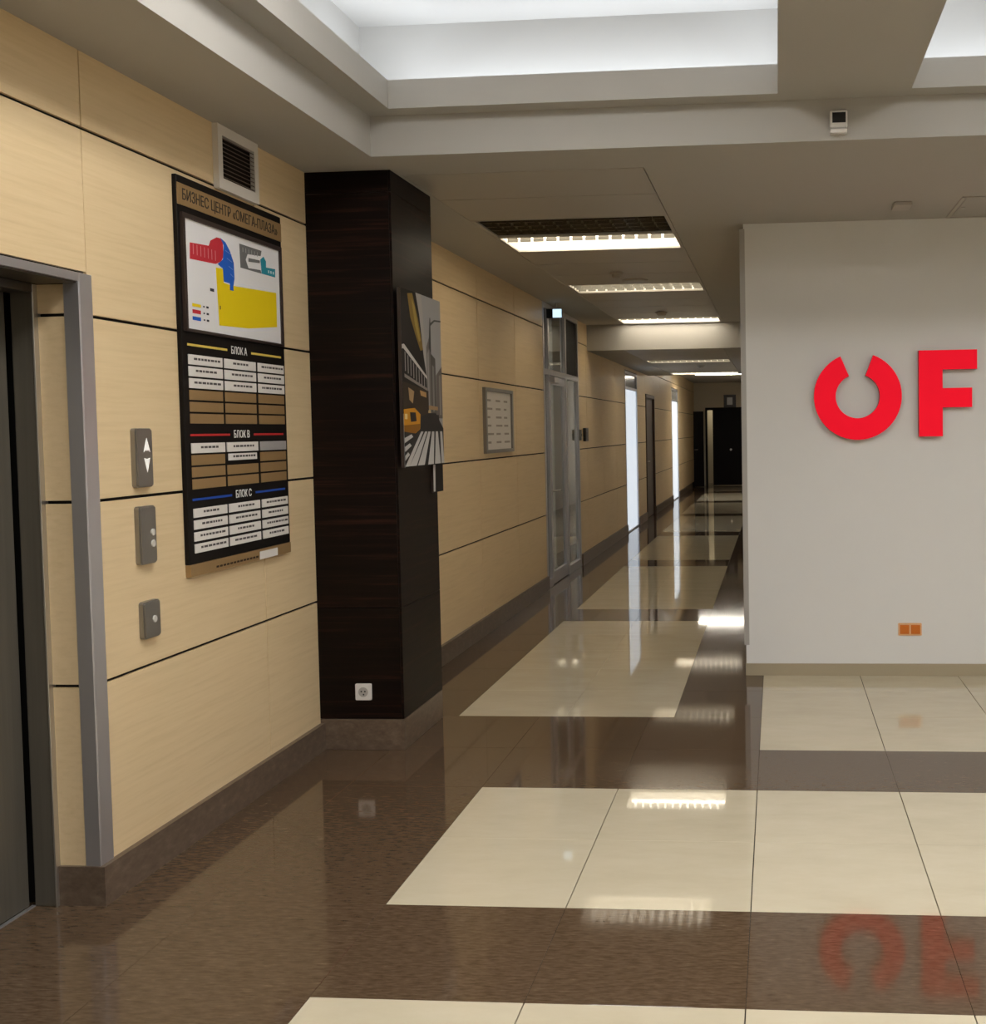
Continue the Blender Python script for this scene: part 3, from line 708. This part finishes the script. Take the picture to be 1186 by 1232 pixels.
box('pane', W - .03, W - .022, 11.235, 11.915, .13, 2.02, 'glass', dl)
box('closer', W - .005, W + .05, 11.17, 11.42, 2.03, 2.09, 'bright_steel', dl, .006)
tube('handle', (W + .045, 11.22, .95), (W + .045, 11.36, .95), .011, 'bright_steel', dl)
tube('handle_stem', (W - .005, 11.22, .95), (W + .045, 11.22, .95), .010, 'bright_steel', dl)
# the office behind the glass
boxes('wall_office', [(-5.6, -5.5, 9.6, 14.2, 0, CZ), (-5.5, W - .30, 9.5, 9.6, 0, CZ), (-5.5, W - .30, 14.2, 14.3, 0, CZ), (-5.6, W - .30, 9.5, 14.3, -.05, -.012), (-5.6, W - .30, 9.5, 14.3, CZ, CZ + .05)],
      'paint_grey', label='dim office room seen through the glass door', cat='wall')

rd = thing('card_reader', 'black card reader on the panel beside the glass door', 'card reader', (W, 13.12, 1.42))
box('body', W, W + .035, 13.02, 13.20, 1.425, 1.580, 'black_plastic', rd, .005)
box('keypad', W + .035, W + .037, 13.05, 13.17, 1.44, 1.53, 'board_frame', rd)
lk = thing('lock_box', 'small grey exit button box on the glass door post', 'switch', (W + .004, 12.757, 1.45))
box('body', W + .004, W + .03, 12.735, 12.778, 1.44, 1.56, 'steel_plate', lk, .003)
box('button', W + .03, W + .034, 12.745, 12.768, 1.485, 1.515, 'black_plastic', lk, .001)

# ------------------------------------------------------------------ lit frosted windows, brown door
for i, (a, c) in enumerate(LW):
    w = thing('window_%d' % (i + 1), ['brightly lit frosted glass panel next to the glass door', 'brightly lit frosted glass panel beyond the brown door'][i], 'glass panel', (W, (a + c) / 2, 0), kind='structure')
    for q in ((a, a + .04), (c - .04, c)): box('post', W - .05, W + .004, q[0], q[1], 0, 2.44, 'aluminium', w)
    box('rail', W - .05, W + .004, a + .04, c - .04, 2.165, 2.205, 'aluminium', w); box('rail', W - .05, W + .004, a + .04, c - .04, 2.40, 2.44, 'aluminium', w)
    box('rail', W - .05, W + .004, a + .04, c - .04, 0, .02, 'aluminium', w)
    box('pane', W - .03, W - .018, a + .04, c - .04, .02, 2.165, 'frosted_lit', w)
    box('transom_pane', W - .03, W - .018, a + .04, c - .04, 2.205, 2.40, 'transom_grey', w)
    box('back_wall', W - .28, W - .26, a, c, 0, 2.44, 'paint_grey', w)
d3 = thing('door_3', 'brown wooden door between the two lit frosted panels', 'door', (W, 19.9, 0), kind='structure')
box('leaf', W - .06, W - .02, BD[0] + .05, BD[1] - .05, .005, 2.105, 'brown_door', d3, .003)
boxes('frame', [(W - .1, W + .018, BD[0], BD[0] + .05, 0, 2.16), (W - .1, W + .018, BD[1] - .05, BD[1], 0, 2.16), (W - .1, W + .018, BD[0] + .05, BD[1] - .05, 2.105, 2.16)], 'brown_door', d3)
tube('handle', (W + .03, 19.38, 1.0), (W + .03, 19.52, 1.0), .010, 'bright_steel', d3); tube('handle_stem', (W - .02, 19.38, 1.0), (W + .03, 19.38, 1.0), .009, 'bright_steel', d3)
box('backing', W - .28, W - .26, BD[0], BD[1], 0, 2.16, 'black_gap', d3)

# ------------------------------------------------------------------ corridor end
boxes('wall_end', [(W - .01, -1.94, Y_END, Y_END + .15, 0, CZ), (-1.94, XC, Y_END, Y_END + .15, 2.13, CZ), (-.45, XC, Y_END, Y_END + .15, 0, 2.13),
                   (W - .01, XC, Y_END + 1.4, Y_END + 1.5, 0, CZ)], 'cream_paint', label='cream end wall of the corridor with dark doors', cat='wall')
d4 = thing('door_4', 'black double door in the corridor end wall standing slightly open', 'door', (-1.2, Y_END, 0), kind='structure')
boxes('frame', [(-1.94, -1.89, Y_END - .03, Y_END + .15, 0, 2.13), (-.5, -.45, Y_END - .03, Y_END + .15, 0, 2.13), (-1.89, -.5, Y_END - .03, Y_END + .15, 2.06, 2.13)], 'dark_door', d4)
box('leaf', -1.74, -.5, Y_END, Y_END + .05, .008, 2.06, 'dark_door', d4, .003)
rot = tube('knob', (-1.25, Y_END - .05, .98), (-1.25, Y_END, .98), .03, 'bright_steel', d4)
d5 = thing('door_5', 'dark brown door leaf folded open beside the end door', 'door', (-2.08, 29.9, 0), kind='structure')
box('leaf', -2.215, -1.945, 29.88, 29.92, .008, 2.02, 'dark_door', d5, .003)
tube('handle', (-2.19, 29.84, 1.0), (-2.10, 29.84, 1.0), .010, 'bright_steel', d5)
lq = bpy.data.lights.new('office_fill', 'POINT'); lq.energy = 24; lq.color = (1, .95, .85); lq.shadow_soft_size = .3  # fill light added behind the glass door to lighten its panes
lr = bpy.data.objects.new('office_fill', lq); COL.objects.link(lr); lr.location = (-4.0, 12.3, 2.4)
lp = bpy.data.lights.new('room_lamp', 'POINT'); lp.energy = 14; lp.color = (1, .88, .66); lp.shadow_soft_size = .15
lo = bpy.data.objects.new('room_lamp', lp); COL.objects.link(lo); lo.location = (-1.4, Y_END + .8, 2.3)
em = thing('wall_plaque', 'dark square plaque standing over the end door', 'plaque', (-1.265, Y_END, 2.13))
box('board', -1.43, -1.10, Y_END - .03, Y_END, 2.132, 2.47, 'board_frame', em, .004)
box('emblem', -1.34, -1.19, Y_END - .036, Y_END - .03, 2.20, 2.40, 'steel_plate', em, .002)
